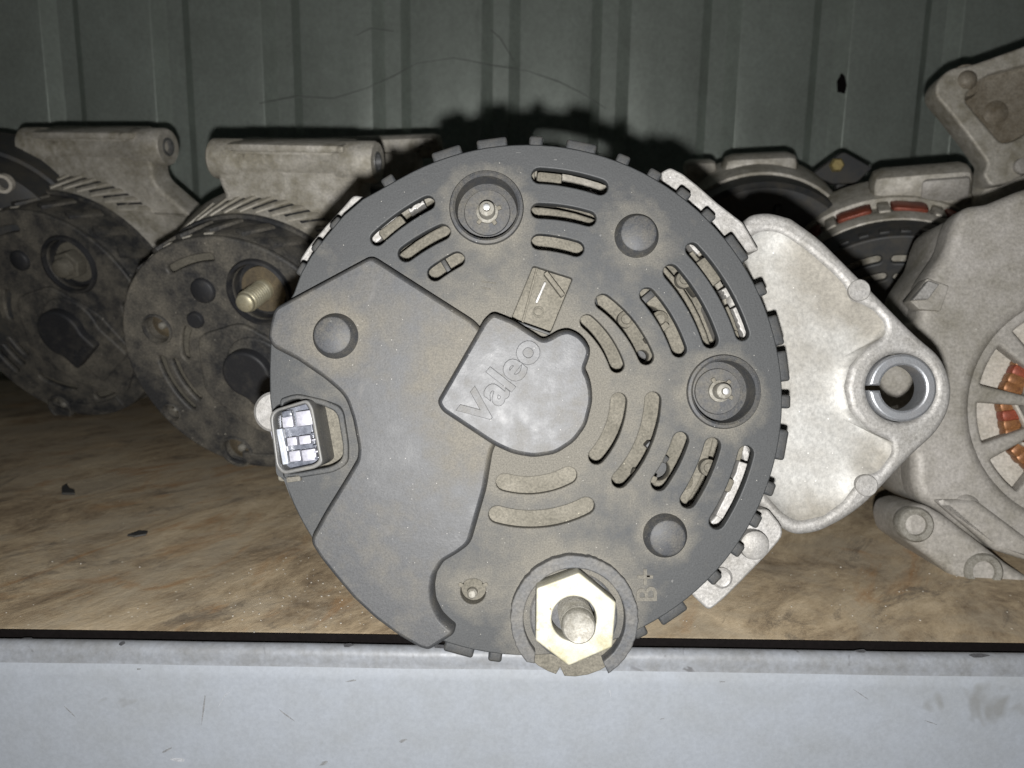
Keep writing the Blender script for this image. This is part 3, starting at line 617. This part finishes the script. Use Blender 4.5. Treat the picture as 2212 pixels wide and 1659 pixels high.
    for u, v, r in feats['studs']:
        lathe('round_boss', [(r*k*1.04, -.4), (r*k, 1.6*k), (r*k*.86, 2.4*k), (0, 2.5*k)], F.P(u, v), M_OLDCAP, a, 32, 50)
    u, v, r, ln, an = feats['cap']
    cc = F.P(u, v, 8)
    cp = prism('brush_cap', [capsule(cc, r*k*.001, ln*k*.001, an)], -1, 9*k, M_OLDCAP, a, 1.6*k, 4)
    d = (math.cos(math.radians(an)), math.sin(math.radians(an)))
    link('lettering', text_me('oGoo', 7.5*k, .9, .75, .1), M_OLDCAP, cp, T(cc[0]+d[0]*(ln-4.6)*k*.001, cc[1]+d[1]*(ln-4.6)*k*.001, 9*k) @ rz(an+90))
    e = (cc[0]+d[0]*(ln+6)*k*.001, cc[1]+d[1]*(ln+6)*k*.001)
    prism('regulator_cover', [capsule((cc[0]+.004*k, cc[1]+.002*k), r*1.3*k*.001, (ln+14)*k*.001, an)], -1, 3.6*k, M_OLD, a, 1.2*k, 3)
    lathe('front_plate', [(R+5*k, -66*k), (R+9*k, -68*k), (R+9*k, -74*k), (R+4*k, -76*k)], c0, M_ALUD, a, 96)
    return a
N2 = (-.20, -.45, .87)
F2 = frame(515, 778, .380, N2, (.075, 1, 0))
left_alternator('soot dark alternator with bright threaded stud, directly left of the large front alternator', F2, 60.5,
    dict(cups=[(340, 711, 7.6), (512, 975, 8.6), (372, 890, 5.0)], stud=(560, 632), stud_len=14, stud_mat=grimy('brass_zinc_stud', (.62, .585, .44), (.40, .35, .22), .35, 200, (.35, .5), .6, .1, 900, grain=.1),
         studs=[(440, 627, 6.5), (424, 690, 4.5)], cap=(530, 812, 13.5, 19, -48), bar=(18.5, 84, -50, 84), rust=True))
F1 = frame(115, 690, .490, (-.22, -.47, .86), (.075, 1, 0))
left_alternator('grimy dark alternator at far left, its round terminal cup caked in brown dirt', F1, 68.5,
    dict(cups=[(130, 880, 7.6), (-60, 760, 8)], stud=(150, 572), stud_len=9, stud_mat=M_DUST, nut=True, rustmat=M_DUST,
         studs=[(45, 562, 6.0)], cap=(130, 722, 15, 20, -48), bar=(18, 93, -56, 100)))

# ------------------------------------------------------------------ grey alternator with copper windows at the right edge
FR = frame(2330, 880, .298, (-.10, .02, 1))
RA = thing('alternator', 'pale grey aluminium alternator at the right edge with copper windings in its windows', 'alternator', FR.M, 'alternators on the shelf')
def fp(F, pts, z=0, k=.298): return [F.P(q[0], q[1], z)+((q[2]*k/FPX,) if len(q) > 2 else ()) for q in pts]
BODY = [(2137, 438, 12), (2093, 443, 16), (2070, 464, 20), (2057, 496), (2045, 540, 20), (2020, 575), (1996, 612, 14), (1985, 690), (1880, 760), (1870, 900), (1972, 985, 10), (1974, 1046, 20), (1988, 1082), (2040, 1110), (2080, 1150), (2130, 1180), (2200, 1195), (2400, 1280, 60), (2600, 1180, 60), (2720, 900, 90), (2600, 560, 90), (2400, 430, 60), (2240, 395, 40)]
WC = (2345, 885)
def win(r0, r1, a0, a1, z=0):
    o = [(WC[0]+r1*math.cos(math.radians(t)), WC[1]-r1*math.sin(math.radians(t))) for t in [a0+(a1-a0)*i/8 for i in range(9)]]
    i_ = [(WC[0]+r0*math.cos(math.radians(t)), WC[1]-r0*math.sin(math.radians(t))) for t in [a1+(a0-a1)*i/6 for i in range(7)]]
    return fillet(fp(FR, o+i_, z), .0012, 3)
WINS = [(112, 131), (142, 166), (176, 199), (209, 232), (242, 262), (78, 100), (45, 66), (12, 34), (-22, 0), (-56, -34)]
wl = [win(120, 226, a0, a1) for a0, a1 in WINS]
CW = lambda r: [FR.P(WC[0]+r*math.cos(t*math.pi/36), WC[1]+r*math.sin(t*math.pi/36)) for t in range(72)]
prism('front_housing', [fillet(fp(FR, BODY), .002, 4), CW(246)], -16, 0, M_ALUR, RA, 4.2, 5)
prism('window_plate', [CW(262)]+wl, -9, -2.4, M_ALUR, RA, 1.4, 4)
prism('housing_body', [fillet(fp(FR, [(WC[0]+(q[0]-WC[0])*.985, WC[1]+(q[1]-WC[1])*.985) for q in BODY]), .002, 4), [FR.P(WC[0]+262*math.cos(t*math.pi/36), WC[1]+262*math.sin(t*math.pi/36)) for t in range(72)]], -44, -15, M_ALUR, RA, 1.0)
def band(r0, r1, z0, z1, a0=95, a1=275, n=50):
    o = [(WC[0]+r1*math.cos(math.radians(t)), WC[1]-r1*math.sin(math.radians(t))) for t in [a0+(a1-a0)*i/n for i in range(n+1)]]
    i_ = [(WC[0]+r0*math.cos(math.radians(t)), WC[1]-r0*math.sin(math.radians(t))) for t in [a1+(a0-a1)*i/n for i in range(n+1)]]
    return fp(FR, o+i_, z1)
prism('stator_core', [fp(FR, [(WC[0]+262*math.cos(t*math.pi/36), WC[1]+262*math.sin(t*math.pi/36)) for t in range(72)])], -34, -12, M_STATOR, RA, .5)
for a0, a1 in WINS[:7]:
    am = (a0+a1)/2
    for j, (r, sz, mt) in enumerate(((164, 1.0, M_COPPER), (121, .8, M_COPRED))):
        q = FR.P(WC[0]+r*math.cos(math.radians(am)), WC[1]-r*math.sin(math.radians(am)), -8)
        for w_ in range(4):                                            # varnished bundles side by side
            a_ = math.radians(am+90); o_ = (w_-1.5)*3.5*sz
            box('copper_winding', (7.0+random.uniform(-.6, .6), 4.3*sz, 6), T(q[0]+o_*.001*math.cos(a_), q[1]-o_*.001*math.sin(a_)*-1, -9+random.uniform(-.6, .3)) @ rz(am+random.uniform(-5, 5)), mt if random.random() < .9 else M_COPRED, RA, 1.3)
    q = FR.P(WC[0]+143*math.cos(math.radians(am-2)), WC[1]-143*math.sin(math.radians(am-2)), -6)
    box('slot_liner', (1.2, 12.0, 3), T(q[0], q[1], -5.6) @ rz(am+18), M_STATOR, RA, .4)
# spring clip on its left shoulder
prism('edge_clip', [fillet(fp(FR, [(1966, 650), (2003, 601), (2051, 618), (2032, 672), (1985, 668)], 2), .0006)], -6, 2, M_ALUR, RA, .4)
prism('edge_clip', [fillet(fp(FR, [(1972, 648), (2006, 606), (2030, 614), (2006, 646)], 5), .0004)], 1, 5, M_ALU, RA, .4)
# foot lug with two bored ends, lying along the lower left
FT = [(1956, 1100, 24), (1996, 1088, 30), (2040, 1112), (2110, 1165), (2180, 1220), (2260, 1270), (2260, 1300), (2150, 1296, 20), (2100, 1280), (2034, 1226), (1988, 1190), (1958, 1170, 30), (1948, 1130, 30)]
prism('foot_lug', [fillet(fp(FR, FT, 4), .002, 4)], -30, 4, M_ALUR, RA, 3.0, 4)
for u, v, r in ((1979, 1134, 38), (2126, 1236, 40)):
    q = FR.P(u, v, 5); rr = r*.298/FPX*1000
    lathe('lug_boss', [(rr, 0), (rr, 4.6), (rr*.9, 5.4), (rr*.6, 5.4), (rr*.55, 3.0), (0, 3.0)], q, M_STUD, RA, 40, 45)
lathe('rib_dome', [(5, -.5), (4.6, 1.0), (3, 1.9), (0, 2.2)], FR.P(2088, 1096), M_ALUR, RA, 32, 60)
prism('foot_web', [fillet(fp(FR, [(2020, 1080), (2110, 1080), (2230, 1170), (2230, 1215), (2150, 1190)], 3), .002)], -8, 3, M_ALUR, RA, 2.0, 3)

# ------------------------------------------------------------------ alternator with red windings and black cover, behind the bright lug
FB = frame(1922, 745, .430, (-.28, -.50, .82))
RB = thing('alternator', 'alternator with dark red windings and black slotted cover, behind the bright mounting lug', 'alternator', FB.M, 'alternators on the shelf')
R = 62
def pol(r, t): return (r*.001*math.cos(math.radians(t)), r*.001*math.sin(math.radians(t)))
slb = [slot((0, 0), pol(r, a0), pol(r, a1), .0019) for r, a0, a1 in ((50, 100, 128), (40, 98, 120), (49, 60, 90), (39, 55, 88), (50, 140, 170), (50, 10, 40))]
prism('rear_cover', [circ((0, 0), R*.001, 96)]+slb, -3, 0, M_BLACK, RB, 1.2, 3)
lathe('inner_plate', [(0, -6), (R*.9, -6), (R*.91, -10)], (0, 0), M_ALUD, RB, 48)
lathe('cover_skirt', [(R-1.5, -.8), (R-.2, -2.4), (R+1.2, -20), (R-1, -20)], (0, 0), M_BLACK, RB, 96, 40)
rib = box_me(1.6, 5, 5, .5); rib.materials.append(M_BLACK)
for i in range(12): link('skirt_rib', rib, None, RB, rz(50+i*9) @ T(.0624, 0, -6))
lathe('housing', [(R-6, -17), (R+2, -20), (R+3.2, -23), (R+3.6, -27), (R+1.5, -28), (R+1.5, -40), (R+6.5, -41), (R+8, -46), (R+8, -70), (R-8, -84), (0, -88)], (0, 0), M_ALUD, RB, 96, 40)
for i, t in enumerate((58, 82, 106, 130, 154)):
    box('winding_window', (3.4, 18, 13), rz(t) @ T(.0655, 0, -34.5), M_COPRED, RB, 2.4)
    box('window_post', (4.4, 6.0, 16), rz(t+11) @ T(.0645, 0, -34), M_ALUD, RB, 1.0)
box('mounting_bar', (50, 22, 22), T(.016, .0690, -54), M_ALUD, RB, 6)
box('bar_pad', (24, 13, 23), T(.027, .0700, -53), M_ALUR, RB, 3)
box('bar_root', (60, 16, 24), T(.012, .060, -56), M_ALUD, RB, 5)

# ------------------------------------------------------------------ further alternators at the back
def back_alternator(label, u, v, zc, R, n, bars, cover=True):
    F = frame(u, v, zc, n)
    b = thing('alternator', label, 'alternator', F.M, 'alternators on the shelf')
    lathe('rear_cover', [(0, 0), (R*.5, 0), (R*.55, -1), (R-3, -1), (R, -4), (R+.5, -22), (R-1, -22)], (0, 0), M_BLACK, b, 64, 40)
    lathe('housing', [(R-5, -20), (R+2, -22), (R+4, -28), (R+5, -60), (R-8, -74), (0, -78)], (0, 0), M_ALUD, b, 64, 40)
    for k in range(6):
        box('cover_boss', (8, 4, 3), rz(k*60+20) @ T(R*.00072, 0, 0), M_BLACK, b, .8)
    for (sx, sy, sz, x, y, z, bv) in bars:
        box('mounting_bar', (sx, sy, sz), T(x*.001, y*.001, z), M_ALUD, b, bv)
    return b
back_alternator('half hidden alternator with flat grey lug, behind top right ear of the large front one', 1640, 610, .470, 58, (-.15, -.42, .88), [(44, 17, 22, 2, 58, -46, 6), (56, 14, 20, 0, 48, -46, 5)])
back_alternator('alternator showing only its grey bar behind the second dark alternator from left', 790, 640, .47, 58, (-.1, -.45, .86), [(78, 13, 14, 6, 77, -44, 4), (54, 26, 12, 6, 63, -40, 4)])
back_alternator('alternator showing only a small grey lug tip, at back left of the flat grey lug', 1500, 640, .49, 53, (-.1, -.42, .88), [(20, 12, 14, 4, 69, -40, 4), (16, 20, 12, 4, 58, -40, 3)])
# dark bracket with a brass bolt between the back lugs
FK = frame(1812, 362, .50, (-.1, -.2, 1))
K = thing('mounting_bracket', 'small dark diamond bracket with a brass coloured bolt between two grey lugs', 'bracket', FK.M)
prism('bracket_plate', [fillet(fp(FK, [(1752, 378, 6), (1822, 326, 10), (1886, 362), (1850, 396), (1800, 398)], 0, .5), .001)], -10, 0, M_BLACK, K, .8)
q = FK.P(1806, 357); lathe('brass_bolt', [(0, 4), (3.4, 4), (4.4, 3), (4.6, 0)], q, grimy('brass_bolt', (.55, .45, .2), (.3, .22, .1), .4, 150, (.3, .5), .7, .1, 900), K, 6)
q = FK.P(1835, 420); box('bracket_leg', (12, 160, 8), T(q[0], q[1]-.062, -12), M_BLACK, K, 1.5)
# brown lug reaching in from the upper right, and the body under it
FU = frame(2180, 260, .42, (-.12, -.05, 1))
U = thing('alternator', 'alternator behind the right edge whose brown triangular lug rises against the ribbed wall', 'alternator', FU.M, 'alternators on the shelf')
UP = [(2300, 60), (2212, 100), (2100, 140, 20), (2050, 148, 30), (2023, 178, 30), (2020, 205, 24), (2060, 252), (2106, 312), (2134, 352), (2124, 378, 8), (2140, 402, 8), (2180, 395), (2300, 330)]
UI = [(2290, 120), (2210, 140), (2140, 158), (2105, 180, 20), (2082, 214, 14), (2120, 260), (2165, 312, 16), (2200, 300), (2290, 240)]
prism('lug_rim', [fillet(fp(FU, UP, 0, .42), .002), fillet(fp(FU, UI, 0, .42), .003)], -16, 0, M_ALUD, U, 1.4, 3)
M_BROWN = grimy('greasy_brown_casting', (.27, .245, .20), (.13, .105, .07), .48, 45, (.5, .75), .1, .5, 500, ((.5, .46, .4), 260), ((.07, .05, .035), .6, 60), grain=.25)
prism('lug_web', [fillet(fp(FU, [(2296, 110), (2200, 132), (2090, 165), (2070, 210), (2150, 325), (2290, 250)], 0, .42), .002)], -14, -7, M_BROWN, U, .5)
lathe('lug_bolt', [(0, 3), (2.2, 2.6), (4.4, 1.2), (5.4, -1), (8.4, -1.4), (9.2, -7)], FU.P(2090, 172), M_BROWN, U, 32, 50)
lathe('web_dome', [(0, -5), (5, -5.6), (7, -7.5)], FU.P(2165, 235), M_BROWN, U, 32, 60)
lathe('lug_bolt', [(0, 3), (4, 2), (5, -3)], FU.P(2206, 360), M_ALUR, U, 24, 50)
q = FU.P(2340, 560)
lathe('housing', [(0, -6), (30, -6), (60, -10), (64, -16), (64, -60), (0, -66)], (q[0], q[1]), M_ALUD, U, 64)
# edge of one more dark alternator at the far left
FE = frame(-60, 560, .48, (.1, -.45, .86))
E = thing('alternator', 'black alternator mostly out of frame at the left edge with a pale curled terminal', 'alternator', FE.M, 'alternators on the shelf')
lathe('rear_cover', [(0, 0), (50, 0), (58, -3), (60, -24), (58, -24)], (0, 0), M_BLACK, E, 64, 40)
lathe('housing', [(56, -22), (62, -24), (64, -60), (50, -76), (0, -78)], (0, 0), M_BLACK, E, 64, 40)
q = FE.P(8, 396, 4)
lathe('curled_terminal', [(5.4, 2), (5.4, 6), (3.6, 6), (3.6, 2)], q, M_STATOR, E, 24)

# ------------------------------------------------------------------ crumbs
def floor_pt(u, v, z=0.0):
    d = ray(u, v); t = (z-CL.z)/d.z; p = CL+d*t; return p
def chip(label, u, v, pts, h, mat):
    p = floor_pt(u, v)
    o = link('chip', prism_me([[(x*.001, y*.001) for x, y in pts]], 0, h, .3), mat); o.location = p + Vector((0, 0, .0002))
    o['label'] = label; o['category'] = 'debris'
chip('small black pointed plastic chip lying on the wooden deck at left', 146, 1066, [(-1.0, -3), (5.2, -3), (2.2, 2), (-1.2, 4), (-6.4, 11), (-6, 6)], 1.2, M_BLACK)
chip('dark oval speck lying on the wooden deck below the second dark alternator', 299, 1156, [(-3.6, -2), (0, -3.2), (3.6, -1), (2.8, 2.4), (-1, 3)], .8, M_BLACK)

random.seed(31)
grit = prism_me([[(.0006, 0), (.0002, .0005), (-.0005, .0003), (-.0004, -.0004), (.0003, -.0005)]], 0, .7, .1); grit.materials.append(M_STATOR)
bmg = bmesh.new()
for i in range(230):
    u = random.choice((random.gauss(700, 130), random.uniform(0, 2200))); v = random.gauss(1290, 60)
    if not 980 < v < 1366: continue
    p = floor_pt(u, v, .0003); m2 = bmesh.new(); m2.from_mesh(grit)
    bmesh.ops.transform(m2, matrix=Matrix.Translation(p) @ rz(random.uniform(0, 360)) @ Matrix.Scale(random.uniform(.15, .5), 4), verts=m2.verts)
    tmp = bpy.data.meshes.new('g'); m2.to_mesh(tmp); m2.free(); bmg.from_mesh(tmp); bpy.data.meshes.remove(tmp)
me = bpy.data.meshes.new('grit'); bmg.to_mesh(me); bmg.free()
g = link('grit', me, M_STATOR); g['kind'] = 'stuff'; g['label'] = 'fine pale grit scattered over the front of the wooden deck'; g['category'] = 'grit'
bpy.data.meshes.remove(grit)
